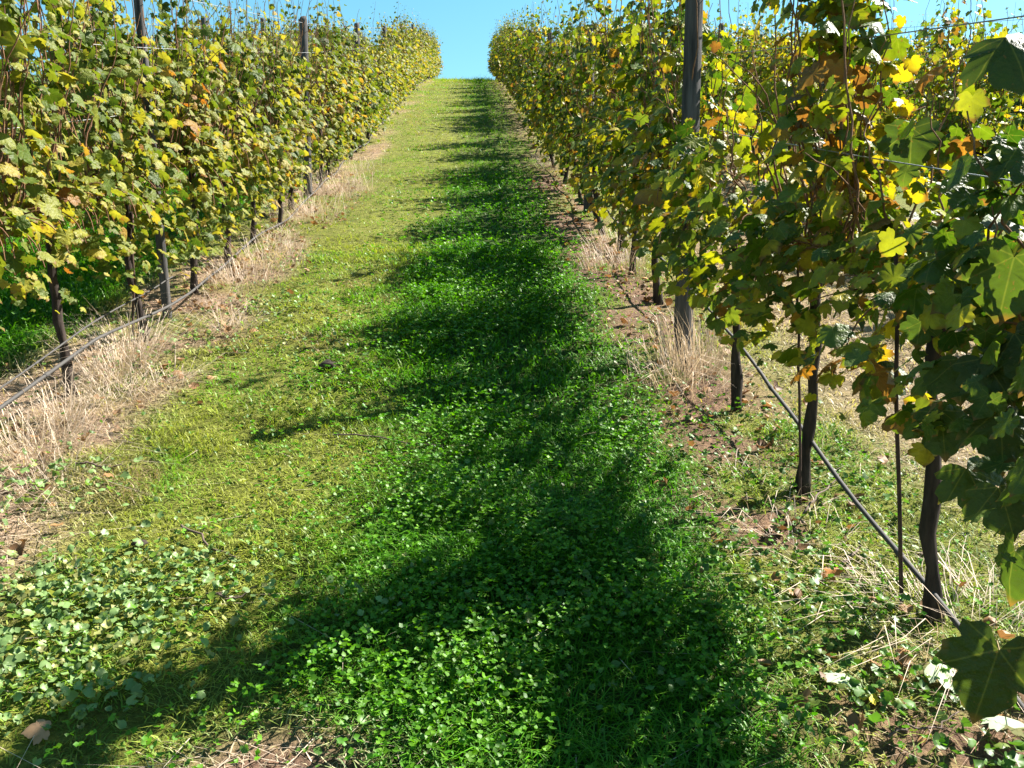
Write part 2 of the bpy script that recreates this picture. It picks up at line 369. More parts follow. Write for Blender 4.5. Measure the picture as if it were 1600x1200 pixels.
ROUND = np.array([(0, .10), (.22, -.06), (.46, .12), (.50, .40), (.44, .62), (.30, .80), (.17, .78), (0, .92), (-.17, .78), (-.30, .80), (-.44, .62), (-.50, .40), (-.46, .12), (-.22, -.06)])
parts = []
for (x0, x1, y0, y1, dens, sc_) in ((-.9, 1.5, 1.15, 3.3, 6800, 1.0), (-.9, 1.4, 3.3, 6, 3400, 1.25), (-.9, 1.3, 6, 11, 900, 1.9), (-2.2, -.9, 1.3, 5, 260, 1.0), (-4.6, -2.2, 3, 9, 420, 1.8), (1.4, 2.6, 1.5, 6, 160, 1.2)):
    x, y = scatter(r, x0, x1, y0, y1, dens)
    st, so, lu = zones(x, y)
    keep = r.random(len(x)) < np.clip(lu*sstep(.25, .75, fbm(x, y, .30, 71))*.9, .06, 1)*(1-.8*np.clip(st+so, 0, 1))
    x, y = x[keep], y[keep]; n = len(x); q = r.random(n)
    hh = (.02+.075*r.random(n)*(.4+1.1*fbm(x, y, .3, 75)))*np.where(y < 3.6, 1.1, 1)
    c = np.array([x, y, ground_z(x, y)+hh]).T
    base = np.stack([.036+.07*q, .135+.11*q, .003+.006*q], 1)*(.75+.5*r.random(n))[:, None]
    a0 = r.uniform(0, 2*np.pi, n)
    for k in range(3):
        a = a0+k*2.094+r.normal(0, .15, n); d = np.stack([np.cos(a), np.sin(a), r.normal(-.1, .3, n)], 1)
        nr = unit(np.stack([r.normal(0, .5, n), r.normal(0, .5, n), np.ones(n)], 1)-.2*d)
        parts.append(fan_leaves(c, unit(d), nr, (.0075+.0095*r.random(n))*sc_, base, OVAL[[0, 1, 2, 4, 6, 7]], r.uniform(.1, .6, n)))
V, F_, t = gather(parts)
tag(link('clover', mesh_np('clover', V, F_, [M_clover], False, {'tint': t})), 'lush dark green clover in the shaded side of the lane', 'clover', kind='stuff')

parts = []; stems = []
def weeds(cx, cy, sx, sy_, n, s0, s1, h0, h1, g):
    x = cx+r.normal(0, sx, n); y = cy+r.normal(0, sy_, n); q = r.random(n)
    c = np.array([x, y, ground_z(x, y)+h0+(h1-h0)*r.random(n)]).T
    base = np.array(g)*(.7+.7*q)[:, None]*np.stack([1+.5*(r.random(n) > .85), np.ones(n), np.ones(n)], 1)
    nr = unit(np.stack([r.normal(0, .6, n), r.normal(-.1, .6, n), np.ones(n)], 1))
    parts.append(fan_leaves(c, rnd_dir(r, n), nr, .50*(s0+(s1-s0)*r.random(n)**1.6), base, ROUND, r.uniform(-1.6, 2.2, n)))
G1 = (.145, .225, .075); G2 = (.062, .135, .020)
for px, py, Z, sx, sy_, n, s0, s1 in ((110, 960, 2.18, .22, .16, 560, .030, .062), (240, 910, 2.3, .20, .13, 340, .025, .055), (70, 1070, 1.95, .18, .10, 280, .03, .062), (330, 915, 2.3, .1, .06, 40, .02, .045), (75, 765, 2.85, .16, .12, 170, .028, .06),
                                     (430, 460, 5.1, .2, .16, 170, .03, .06), (300, 520, 4.5, .22, .15, 120, .03, .06), (470, 535, 4.4, .35, .12, 110, .025, .05), (210, 570, 4.1, .12, .1, 60, .03, .06), (470, 400, 6.2, .2, .2, 90, .03, .06), (650, 300, 9.0, .5, .3, 140, .04, .07),
                                     (1190, 830, 2.5, .16, .12, 190, .025, .06), (1260, 940, 2.2, .16, .08, 120, .025, .055), (1400, 1040, 1.95, .12, .08, 90, .03, .065), (1330, 1090, 1.85, .2, .1, 90, .03, .06), (1120, 640, 3.35, .2, .2, 120, .03, .055), (1310, 690, 3.0, .25, .25, 120, .03, .055),
                                     (820, 870, 2.4, .25, .2, 120, .025, .055), (960, 960, 2.15, .25, .2, 120, .025, .055), (900, 700, 2.9, .4, .3, 200, .025, .05), (620, 950, 2.15, .2, .12, 70, .02, .045), (1000, 560, 3.9, .3, .4, 160, .03, .055), (1560, 1170, 1.7, .1, .05, 25, .04, .08)):
    p = at(px, py, Z); weeds(p[0], p[1], sx, sy_, n, s0, s1, .015, .085, G1 if px < 700 else G2)
x, y = scatter(r, -2.2, 1.6, 1.2, 9, 22); 
for a_, b_ in zip(x, y): weeds(a_, b_, .05, .05, r.integers(2, 7), .02, .042, .01, .05, G2)
V, F_, t = gather(parts)
tag(link('ground_weeds', mesh_np('ground_weeds', V, F_, [M_weed], False, {'tint': t})), 'low broad leaved weeds spreading through the grass', 'weeds', kind='stuff')

# withered leaves shed on the grass
n = 900; x = np.concatenate([XR+np.clip(r.normal(-.10, .22, n//2), -.55, .5), XL+np.clip(r.normal(.12, .25, n//2), -.5, .6)]); y = r.uniform(1.3, 11, n)
c = np.array([x, y, ground_z(x, y)+.012+.02*r.random(n)]).T; q = r.random(n)
t = np.stack([.16+.22*q, .085+.13*q, .04+.05*q], 1)
V, F_, t = fan_leaves(c, rnd_dir(r, n), unit(np.stack([r.normal(0, .5, n), r.normal(0, .5, n), np.ones(n)], 1)), r.uniform(.022, .055, n), t*(.5+.6*r.random(n))[:, None], ROUND, r.uniform(-1.8, 2.2, n))
tag(link('leaf_litter', mesh_np('leaf_litter', V, F_, [M_dead], False, {'tint': t})), 'withered brown vine leaves shed beneath the rows', 'leaf litter', kind='stuff')

# ------------------------------------------------------------------ vine leaves
HI_R = [(.0, .02), (.07, -.10), (.16, -.20), (.27, -.22), (.36, -.17), (.46, -.16), (.47, -.05), (.41, .03), (.52, .09), (.60, .17), (.58, .27), (.63, .37), (.52, .39), (.42, .42), (.33, .40), (.37, .52), (.33, .62), (.25, .68), (.19, .76), (.09, .82)]
HI = np.array([(0, .20), (0, .52)] + HI_R + [(0, .95)] + [(-a, b_) for a, b_ in HI_R[:0:-1]])
LO_R = [(0, .0), (.18, -.20), (.44, -.14), (.42, .04), (.60, .26), (.35, .40), (.28, .66)]
LO = np.array([(0, .20), (0, .52)] + LO_R + [(0, .95)] + [(-a, b_) for a, b_ in LO_R[:0:-1]])
def leaf_faces(T):
    K = len(T); o = list(range(2, K)); tipi = 2+int(np.argmax(T[2:, 1])); F_ = []
    for a, b_ in zip(o, o[1:]+o[:1]):
        F_.append((1 if (T[a, 1]+T[b_, 1])/2 > .5 and abs(T[a, 0]+T[b_, 0])/2 < .34 else 0, b_, a))
    s1 = [f for f in F_ if f[0] == 1]; lo = s1[0][2]; hi = s1[-1][1]
    F_ += [(0, 1, lo), (0, hi, 1)]
    return np.array(F_)
HI_F, LO_F = leaf_faces(HI), leaf_faces(LO)
def vine_leaves(pos, tip, nor, size, tone, hi, r):
    T, Fc = (HI, HI_F) if hi else (LO, LO_F)
    n = len(pos); K = len(T)
    tip = unit(tip); nor = unit(nor - tip*np.sum(tip*nor, 1, keepdims=True)); side = np.cross(tip, nor)
    u, v = T[:, 0][None]*r.uniform(.88, 1.1, n)[:, None], np.repeat(T[:, 1][None], n, 0)
    rad2 = u**2+(v-.2)**2
    w = -r.uniform(-.05, .55, n)[:, None]*np.abs(u) - r.uniform(-.35, .9, n)[:, None]*rad2 + r.uniform(0, .08, n)[:, None]*np.sin(11*np.arctan2(v-.2, u+1e-6)+r.uniform(0, 6, n)[:, None])*np.sqrt(rad2)*1.3
    w += r.normal(0, .12, n)[:, None]*u
    P = pos[:, None]+size[:, None, None]*(u[..., None]*side[:, None]+v[..., None]*tip[:, None]+w[..., None]*nor[:, None])
    F_ = (np.arange(n)[:, None, None]*K+Fc[None]).reshape(-1, 3)
    return P.reshape(-1, 3), F_, np.repeat(tone, K), np.tile(T, (n, 1))

def vine_geometry(seed, spacing, hi, slp, dens=1.0, droop=.3, top=2.0, tall=.16, shift=0.0, low=.46, ls=1.0, clump=None, thick=1.0, upright=1.0, rag=1.0, void=.40, skirt=0, sunny=1, open_sun=False):
    """A trellised vine: (trunk, arms, canes) as tube shapes and the arrays of its leaves; y runs along the row."""
    r = rng(seed)
    lean = r.normal(0, .05, 2)*upright; k = 10; s = np.linspace(0, 1, k)
    wob = np.cumsum(r.normal(0, .009, (k, 2)), 0)*np.minimum(1, s*3)[:, None]; wob -= wob[0]
    tp = np.stack([lean[0]*np.sin(s*2.2)+wob[:, 0], lean[1]*s+wob[:, 1], -.05+.87*s], 1)
    trunk = tube_geo(tp, (.023-.006*s)*(1+r.normal(0, .16, k))+.012*np.exp(-s*9)+.010*np.exp(-((s-.97)/.08)**2), 8)
    head = tp[-1]
    arms = []
    for sg in (-1, 1):
        s2 = np.linspace(0, 1, 7); L = spacing*.5
        ap = head+np.stack([r.normal(0, .012, 7)*s2, sg*L*s2, .03*np.sin(s2*3)+slp*sg*L*s2], 1)
        arms.append(tube_geo(ap, .014-.005*s2, 7))
    canes = []; LP, LT, LN, LS = [], [], [], []; LD = []
    nsh = max(4, int(round(spacing*14*dens)))
    nd = int(round(nsh*droop))
    ncl = 5 if clump else 0
    for i in range(-ncl, nsh+nd):
        y0 = ((i % nsh)+.5)/nsh*spacing-spacing/2+r.normal(0, .03)
        side = r.choice([-1, 1]); p0 = np.array([head[0]+r.normal(0, .02), y0, .84+slp*y0])
        m = 16; s = np.linspace(0, 1, m)
        if i < 0: p0[1] = clump[0]+r.normal(0, .05); p0[2] = .84+slp*p0[1]
        if i < nsh:
            H = r.uniform(top-.38, top+.12)-.84+.22*rag*np.sin(y0/spacing*7+seed*2.3)
            if r.random() < tall: H += r.uniform(.12, .60 if open_sun else .40)
            if i < 0: H = r.uniform(clump[1]-.25, clump[1])-.84
            bend = r.uniform(0, .30) if r.random() < .55 else 0.0
            x = side*(.03+.15*r.random())*np.sin(s*2.4)+np.cumsum(r.normal(0, .012, m))+side*bend*s**3
            z = H*s-bend*.6*s**3; yy = r.normal(0, .09)*s+np.cumsum(r.normal(0, .01, m)); step = .050
        else:
            L = r.uniform(.34, max(.40, .96-low))*(.45 if open_sun and side > 0 else 1); out = r.uniform(.14, .36)*thick
            x = side*out*np.sin(np.minimum(s*2.0, 1.57)); z = .16*np.sin(s*3.1)-(L-.12)*s**1.7; yy = r.normal(0, .16)*s; H = L*1.2; step = .046
        c = p0+np.stack([x, yy, z], 1); canes.append(tube_geo(c if i < nsh else c[:12], (.0045-.0028*s) if i < nsh else (.0034-.0018*s)[:12], 5, False))
        nl = max(3, int(H/step)); q = np.clip((np.arange(nl)+.6+r.normal(0, .2, nl))/nl, 0, 1)
        node = np.stack([np.interp(q, s, c[:, j]) for j in range(3)], 1)
        alt = np.where(np.arange(nl) % 2, 1, -1)*1.0
        a = r.normal(0, .75, nl)+np.where(alt > 0, 0, np.pi)           # to one face of the row or to the other
        outd = np.stack([np.cos(a), np.sin(a)*.85, r.uniform(-.1, .6, nl)], 1)
        LD.append(np.full(nl, i >= nsh)); LP.append(node+unit(outd)*r.uniform(.04, .13, nl)[:, None]*thick); 
        LT.append(unit(outd)*[.55, .55, .2]+np.stack([r.normal(0, .38, nl), r.normal(0, .38, nl), -r.uniform(.15, 1.15, nl)], 1))
        LN.append(unit(outd)*[.75, .6, .4]+np.stack([r.normal(0, .42, nl), r.normal(0, .42, nl), r.uniform(.0, .9, nl)], 1))
        LS.append(r.uniform(.058, .112, nl)*np.where(q > .8, .65, 1)*np.where(q > .93, .7, 1))
    # side shoots filling the wall of leaves
    nf = int(spacing*250*dens); zz = r.uniform(low, top-.15, nf); sd_ = r.choice([-1, 1], nf)
    if open_sun: zz = np.where(sd_ > 0, np.maximum(zz, r.uniform(.85, 1.3, nf)), zz)
    th = .24*thick*np.sqrt(np.clip(np.sin((zz-low+.16)/(top-low+.05)*np.pi), .15, 1))
    LP.append(np.stack([sd_*th*r.uniform(.3, 1.15, nf), r.uniform(-.55, .55, nf)*spacing, zz], 1)+np.array([0, 0, 0])); o = np.stack([sd_, r.normal(0, .5, nf), r.uniform(0, .5, nf)], 1)
    LT.append(o*.4+np.stack([r.normal(0, .45, nf), r.normal(0, .45, nf), -r.uniform(.2, 1.1, nf)], 1)); LN.append(unit(o)*.8+np.stack([r.normal(0, .4, nf), r.normal(0, .4, nf), r.uniform(0, .8, nf)], 1)); LS.append(r.uniform(.055, .110, nf))
    P, T, Nn, S = (np.concatenate(a) for a in (LP, LT, LN, LS))
    P[-nf:, 2] += slp*P[-nf:, 1]; S = S*ls*np.exp(r.normal(-.02, .24, len(S)))
    if skirt:                                                                     # leaves hanging low from the arms
        n_ = skirt; sd_ = np.full(n_, -1*sunny) if sunny else r.choice([-1, 1], n_); zz = r.uniform(max(.50, low+.02) if sunny else low+.12, 1.05, n_)
        P = np.concatenate([P, np.stack([sd_*r.uniform(.05, .36, n_), r.uniform(-.5, .5, n_)*spacing, zz], 1)])
        o = np.stack([sd_, r.normal(0, .5, n_), r.uniform(0, .6, n_)], 1)
        T = np.concatenate([T, o*.4+np.stack([r.normal(0, .4, n_), r.normal(0, .4, n_), -r.uniform(.3, 1.1, n_)], 1)])
        Nn = np.concatenate([Nn, unit(o)+np.stack([r.normal(0, .4, n_), r.normal(0, .4, n_), r.uniform(0, .8, n_)], 1)]); S = np.concatenate([S, r.uniform(.06, .11, n_)*ls])
    ph = r.uniform(0, 6.3, 6); q3 = P*np.array([6.5, 7.5, 6.0])               # clumps and hollows in the wall of leaves
    cl = np.sin(q3[:, 1]+1.3*np.sin(q3[:, 2]+ph[0])+ph[1])*np.sin(q3[:, 2]*1.2+1.2*np.sin(q3[:, 1]*.8+ph[2])+ph[3])+.6*np.sin(q3[:, 0]*1.5+q3[:, 1]*.6+ph[4])
    dr = np.concatenate(LD); dr = np.concatenate([dr, np.zeros(len(P)-len(dr), bool)])
    kp = dr | (cl > -.35) | (r.random(len(P)) > void*1.6)
    P, T, Nn, S = P[kp], T[kp], Nn[kp], S[kp]
    tone = np.clip(r.beta(2.6, 3.0, len(P))*.95 + .10*(1.2-P[:, 2])*.3, 0, 1)
    bn = (np.sin(P[:, 1]*5+seed)+np.sin(P[:, 2]*6+seed*1.7))*.06
    tone = np.clip(tone+shift+bn+(r.random(len(P)) > .975)*.35, 0, 1)
    return trunk, arms, canes, (P, T, Nn, S, tone), tp
def leaf_mesh(name, L, hi, mat, r, canes=None):
    V, F_, tone, uv = vine_leaves(*L, hi, r)
    fs = [(3, F_)]; mi = np.zeros(len(F_), int); mats = [mat]
    if canes:
        cv, cf = join_geo(canes); o = len(V)
        V = np.concatenate([V, cv]); tone = np.concatenate([tone, np.zeros(len(cv))]); uv = np.concatenate([uv, np.zeros((len(cv), 2))])
        for n, f in cf: fs.append((n, f+o)); mi = np.concatenate([mi, np.ones(len(f), int)])
        mats.append(M_cane)
    return mesh_np(name, V, fs, mats, hi, {'tone': tone}, uv, mi)
def tube_mesh(name, g, mat): return mesh_np(name, g[0], g[1], [mat], True)

ORD = 'first second third fourth fifth sixth seventh eighth ninth tenth eleventh twelfth thirteenth fourteenth'.split()
GAPS = [(XR-.11, 4.22, 1.12, .085), (XL-.06, 5.03, 1.62, .07), (XL, 5.03+4.37, 1.5, .075)]
def make_near_vine(x, y, seed, spacing, mat, label, group, extra=None, **kw):
    t = empty('grapevine', (x, y, float(ground_z(x, y)))); tag(t, label, 'grapevine', group)
    trunk, arms, canes, L, tp = vine_geometry(seed, spacing, True, slope(y), **kw)
    rr = rng(seed+900)
    link('trunk', tube_mesh('trunk', trunk, M_bark), t)
    for a in arms: link('arm', tube_mesh('arm', a, M_bark), t)
    for c in canes: link('cane', tube_mesh('cane', c, M_cane), t)
    W = L[0]+np.array(t.location); keep = np.ones(len(W), bool)          # leaves cleared from round the posts
    for qx, qy, zmin, hw in GAPS:
        k_ = (W[:, 0]*qx+W[:, 1]*qy)/(qx*qx+qy*qy); off = np.hypot(W[:, 0]-k_*qx, W[:, 1]-k_*qy)
        keep &= ~((k_ > .5) & (k_ < 1.02) & (off < hw*k_) & (W[:, 2] > (ground_z(qx, qy)+zmin)*k_))
    L = tuple(a[keep] for a in L)
    if extra is not None:
        L = tuple(np.concatenate([a, np.asarray(b_)]) for a, b_ in zip(L, extra(t.location)))
    link('foliage', leaf_mesh('foliage', L, True, mat, rr), t)
    return t
def far_kit(seed, n, spacing, mat, forms, **kw):
    kit = []
    for i in range(n):
        trunk, arms, canes, L, tp = vine_geometry(seed+i, spacing, False, .235, dens=forms[i % len(forms)][0], top=forms[i % len(forms)][1], **kw)
        kit.append((tube_mesh('trunk', join_geo([trunk]+arms), M_bark), leaf_mesh('foliage', L, False, mat, rng(seed+i+500), canes)))
    return kit
def copy_far(kit, x, y, r, label, group, pick=None):
    """One vine of a row, its parts sharing their mesh with other vines of the kit."""
    tr, fo = kit[r.integers(len(kit)) if pick is None else pick]
    t = empty('grapevine', (x, y, float(ground_z(x, y)))); tag(t, label, 'grapevine', group)
    t.scale = (r.choice([-1, 1])*r.uniform(.92, 1.15), 1, r.uniform(.95, 1.04))
    link('trunk', tr, t); link('foliage', fo, t)
    return t

# the rows: wooden posts every 4.37 m
BAY = 4.37
R_POST = [4.22+BAY*i for i in range(9)]; L_POST = [5.03+BAY*i for i in range(9)]
R2_POST = [5.6+BAY*i for i in range(9)]; L2_POST = [7.0+BAY*i for i in range(8)]
Y_END = 41.2
NAME_B, NAME_S = 'backlit row shading the lane', 'sunlit row edged with pale straw'
NAME_B2, NAME_S2 = 'second row beyond the backlit row', 'second row beyond the sunlit row'
def make_post(x, y, top, seed, lean, label, group, radius=.05):
    r = rng(seed); n = 12; k = 14; s = np.linspace(0, 1, k); z0 = float(ground_z(x, y))
    s[-2] = .985
    pts = np.stack([lean[0]*s, lean[1]*s, -.25+(top+.25)*s], 1)
    V, F_ = tube_geo(pts, radius*(1.05-.1*s)*np.where(s > .99, .86, 1), n)
    a = np.tile(np.linspace(0, 2*np.pi, n, endpoint=False), k)
    f = 1+.05*np.sin(3*a+seed)+.04*np.sin(5*a+seed*2)+r.normal(0, .012, n*k)
    c = np.repeat(pts, n, 0); V = c+(V-c)*f[:, None]
    V[-n:, 2] += .012*np.sin(a[-n:]+seed)
    o = link('wooden_post', mesh_np('wooden_post', V, F_, [M_post], True), None, (x, y, z0)); tag(o, label, 'post', group)
    return o
for i, y in enumerate(R_POST):
    if y > Y_END+.5: continue
    lab = ('thick weathered grey post rising through the backlit row with dry grass at its foot', 'weathered post second up the slope in the ' + NAME_B)[i] if i < 2 else f'{ORD[i]} wooden post up the slope in the {NAME_B}'
    make_post(XR-(.11 if i == 0 else 0), y, 2.08 if i == 0 else 1.86, 300+i, ((.02, .0) if i == 0 else (.01, .03)), lab, 'posts of the backlit row', .047)
for i, y in enumerate(L_POST):
    if y > Y_END+.5: continue
    lab = ('leaning dark post half hidden by leaves, lowest in the ' + NAME_S, 'flat topped dark post standing clear above the leaves of the sunlit row')[i] if i < 2 else f'{ORD[i]} wooden post up the slope in the {NAME_S}'
    make_post(XL, y, 2.0 if i == 0 else 1.90+.02*(i % 3), 330+i, (-.10, .02) if i == 0 else (.0, .02*(i % 2)), lab, 'posts of the sunlit row', .027 if i == 0 else .046)
for posts, x, nm, g, sd0 in ((R2_POST, XR2, NAME_B2, 'posts of the second row behind the backlit row', 360), (L2_POST, XL2, NAME_S2, 'posts of the second row behind the sunlit row', 390)):
    for i, y in enumerate(posts):
        if y > Y_END+.5: continue
        make_post(x, y, 2.0, sd0+i, (.02, .0), f'{ORD[i]} wooden post up the slope in the {nm}', g)

def bay_of(posts, y):
    i = sum(1 for p in posts if p < y)
    if i == 0: return 'below its first post'
    if i >= sum(1 for p in posts if p <= Y_END+.5): return 'beyond its last post at the crest'
    return f'between its {ORD[i-1]} and {ORD[i]} posts'

# backlit row (its shade falls on the lane)
def hero_b(loc):                                   # large leaves hanging towards the lane, most toned dark to paint their shade
    spec = [((1560, 1015), 1.35, (-.25, .0, -1), (-.5, -.8, .25), .150, .05), ((1585, 860), 1.5, (-.12, 0, -1), (-.9, -.3, .1), .115, .30), ((1570, 55), 1.75, (.05, -.62, -.75), (-.5, -.75, .72), .16, .0),
            ((1510, 730), 1.75, (.2, -.6, -.8), (-.5, -.75, .72), .12, .05), ((1560, 640), 1.6, (-.2, -.6, -.8), (-.4, -.8, .75), .13, .03), ((1585, 520), 1.6, (.1, -.69, -.7), (-.5, -.7, .7), .13, .12), ((1470, 640), 1.8, (-.2, -.6, -.8), (-.5, -.8, .75), .12, .1), ((1535, 560), 1.65, (.3, -.6, -.8), (-.5, -.75, .72), .12, .05), ((1560, 760), 1.6, (0, -.6, -.8), (-.5, -.75, .72), .11, .05), ((1500, 560), 1.75, (-.3, -.6, -.8), (-.5, -.75, .72), .11, .08),
            ((1590, 230), 1.65, (.1, -.69, -.72), (-.5, -.75, .72), .13, .1), ((1540, 330), 1.8, (-.7, -.5, -.15), (-.1, -.2, 1), .16, .3), ((1585, 400), 1.6, (-.2, 0, -1), (-.6, -.7, .3), .15, .5)]
    P = np.array([at(*p, Z) for p, Z, *_ in spec])-np.array(loc)
    return P, np.array([s[2] for s in spec], float), np.array([s[3] for s in spec], float), np.array([s[4] for s in spec]), np.array([s[5] for s in spec])
def hero_b2(loc):
    spec = [((1447, 700), 1.8, (.05, 0, -1), (-.3, -.9, .3), .052, .75), ((1400, 480), 2.3, (-.8, -.5, -.1), (.0, -.1, 1), .11, .2), ((1385, 560), 2.35, (-.9, -.3, -.3), (-.3, -.2, 1), .15, .2), ((1425, 200), 2.3, (0, 0, -1), (-.4, -.8, .3), .14, .05), ((1520, 150), 2.1, (.1, 0, -1), (-.4, -.8, .3), .075, .7),
            ((1305, 100), 2.6, (0, .1, -1), (-.4, -.8, .3), .09, .85)]
    P = np.array([at(*p, Z) for p, Z, *_ in spec])-np.array(loc)
    return P, np.array([s[2] for s in spec], float), np.array([s[3] for s in spec], float), np.array([s[4] for s in spec]), np.array([s[5] for s in spec])
def cover_post(loc):
    r = rng(77); n = 110; k = r.uniform(.72, .93, n); h = r.uniform(.48, 1.2, n); px, py = XR-.11, 4.22; g = float(ground_z(px, py))
    P = np.stack([px*k+r.normal(0, .06, n), py*k+r.normal(0, .03, n), (g+h)*k], 1)-np.array(loc)
    a = r.uniform(-.9, .9, n); o = np.stack([-np.cos(a), np.sin(a)-.3, r.uniform(0, .6, n)], 1)
    return P, o*.4+np.stack([r.normal(0, .4, n), r.normal(0, .4, n), -r.uniform(.3, 1.1, n)], 1), unit(o)+r.normal(0, .4, (n, 3)), r.uniform(.045, .085, n), np.clip(r.beta(2.6, 3, n)+.05, 0, 1)
def tall_clump(loc):                                # a bushy column of shoots standing above the wires
    r = rng(78); n = 190; z = r.uniform(1.45, 2.28, n); w = .11*(1-.35*(z-1.45))
    P = np.stack([r.normal(.02, .6, n)*w, -.10-.10*(z-1.5)+r.normal(0, .75, n)*w, z], 1); o = np.stack([r.normal(0, 1, n), r.normal(0, 1, n), r.uniform(0, .5, n)], 1)
    return P, o*.4+np.stack([0*z, 0*z, -r.uniform(.3, 1.1, n)], 1), unit(o)+r.normal(0, .3, (n, 3)), r.uniform(.05, .095, n), np.clip(r.beta(2.6, 3, n)+.1, 0, 1)
gB, gS = 'vines of the backlit row', 'vines of the sunlit row'
near_b = [(.02, 'vine at the lowest end of the backlit row, beside where the viewer stands'), (.73, 'vine next up from the lowest end of the backlit row, beside the viewer'),
          (1.43, 'vine of the backlit row with big dark leaves hanging low over the hose'),
          (2.09, 'vine with a bare dark trunk below one bright yellow leaf, beside a thin rusty stake'), (2.83, 'vine with a straight dark trunk where a thin cane leans against the hose'),
          (3.55, 'vine with a slim trunk just downhill of the thick grey post'), (4.62, 'vine just uphill of the thick grey post with dry grass at its foot'),
          (5.33, 'second vine uphill of the thick grey post in the backlit row'), (6.05, 'third vine uphill of the thick grey post in the backlit row'), (6.78, 'fourth vine uphill of the thick grey post in the backlit row')]
for i, (y, lab) in enumerate(near_b):
    make_near_vine(XR+{3: .06, 5: -.03}.get(i, .02 if i % 2 else -.02), y, 40+i, .95 if i in (5, 6) else .72, leaf_backlit, lab, gB, hero_b if i == 2 else hero_b2 if i == 3 else tall_clump if i == 4 else cover_post if i == 5 else None, dens=[.7, .8, 1.7, 1.5, 1.9, .9, 1.8, 1.7, .5, 1.8][i], ls=[.7, .62, .64, .68, .68, .66, .68, .70, .70, .70][i], thick=.95, upright=.2, droop=[.4, .4, .5, .45, .4, .4, .35, .35, .35, .35][i], top=[1.5, 1.4, 1.40, 1.24, 1.74, 1.36, 1.88, 1.95, 1.35, 2.0][i], shift=[0, .06, .05, .15, .17, .17, .18, .18, .18, .18][i], low=[.44, .5, .66, .58, .50, .46, .44, .44, .44, .44][i], rag=.4 if i < 6 else 1.0, tall=.30 if i in (2, 3) else .08 if i < 6 else .22, open_sun=True, void=.62 if i in (3, 4, 5, 6) else .45, skirt=[0, 0, 50, 90, 150, 190, 200, 150, 130, 130][i], clump={4: (-.10, 2.25), 7: (.05, 2.4), 9: (.1, 2.4)}.get(i))
kit_b = far_kit(140, 14, .74, leaf_backlit, [(2.1, 2.05), (1.9, 1.82), (2.1, 1.98), (2.0, 1.9), (.50, 1.40), (.32, 1.28), (.6, 1.40)], droop=.45, shift=.16, low=.28, skirt=130, sunny=0, ls=.72, tall=.24, thick=.88); r = rng(5)
y = 7.5; ib = 0
while y < Y_END:                                   # full vines and thin ones take turns along the row
    ib += 1; full = (ib % 5) in (1, 2, 4) if r.random() < .8 else r.random() < .5
    copy_far(kit_b, XR+r.normal(0, .03), y, r, f'vine of the {NAME_B}, {bay_of(R_POST, y)}', gB, int(r.integers(4) if full else 4+r.integers(3))+7*int(r.integers(2))); y += .728+r.normal(0, .03)
# sunlit row
near_s = [(2.05, 'vine at the lowest end of the sunlit row, beside where the viewer stands'), (2.95, 'second vine from the lowest end of the sunlit row, above the sagging hose'), (3.845, 'vine with a dark trunk bent at its foot, crossed by the double hose'),
          (4.62, 'vine just downhill of the leaning dark post in the sunlit row'), (5.55, 'vine just uphill of the leaning dark post, with reddish leaves'), (6.25, 'second vine uphill of the leaning dark post, rusty leaves near its trunk'),
          (7.08, 'third vine uphill of the leaning dark post, trunk standing in straw'), (7.85, 'fourth vine uphill of the leaning dark post in the sunlit row'), (8.65, 'vine just downhill of the flat topped post standing clear of the leaves'), (10.05, 'vine just uphill of the flat topped post standing clear of the leaves')]
for i, (y, lab) in enumerate(near_s):
    make_near_vine(XL+(.02 if i % 2 else -.02), y, 70+i, .86, leaf_sunlit, lab, gS, dens=2.5, droop=.75, top=[1.95, 1.95, 1.98, 1.95, 1.84, 1.74, 1.86, 1.76, 1.82, 1.78][i], void=.60, shift=.0, tall=.28, skirt=110 if i in (3, 4, 5) else 0, sunny=-1, low=[.55, .55, .57, .38, .20, .30, .24, .34, .18, .28][i], ls=.59)
kit_s = far_kit(170, 12, .82, leaf_sunlit, [(2.1, 1.86), (1.8, 1.76), (2.1, 1.92), (1.2, 1.66)], droop=.75, shift=.02, low=.16, skirt=170, sunny=0, ls=.70, void=.55, tall=.22)
y = 10.9
while y < Y_END:
    copy_far(kit_s, XL+r.normal(0, .03), y, r, f'vine of the {NAME_S}, {bay_of(L_POST, y)}', gS); y += .80+r.normal(0, .03)
XR3 = 7.24
for kit, x, y0, posts, nm, g, picks in ((kit_b, XR2, 4.4, R2_POST, NAME_B2, 'vines of the second row behind the backlit row', (0, 1, 2, 3, 7, 8, 9, 10)), (kit_s, XL2, 5.2, L2_POST, NAME_S2, 'vines of the second row behind the sunlit row', None),
                                        (kit_b, XR3, 8.0, None, 'third row beyond the backlit row', 'vines of the third row behind the backlit row', (0, 1, 2, 3, 7, 8, 9, 10))):
    y = y0
    while y < Y_END:
        lab = f'vine of the {nm}, {bay_of(posts, y)}' if posts else 'vine of the third row, glimpsed through gaps in the two rows before it'
        copy_far(kit, x+r.normal(0, .03), y, r, lab, g, int(r.choice(picks)) if picks else None); y += .80+r.normal(0, .03)

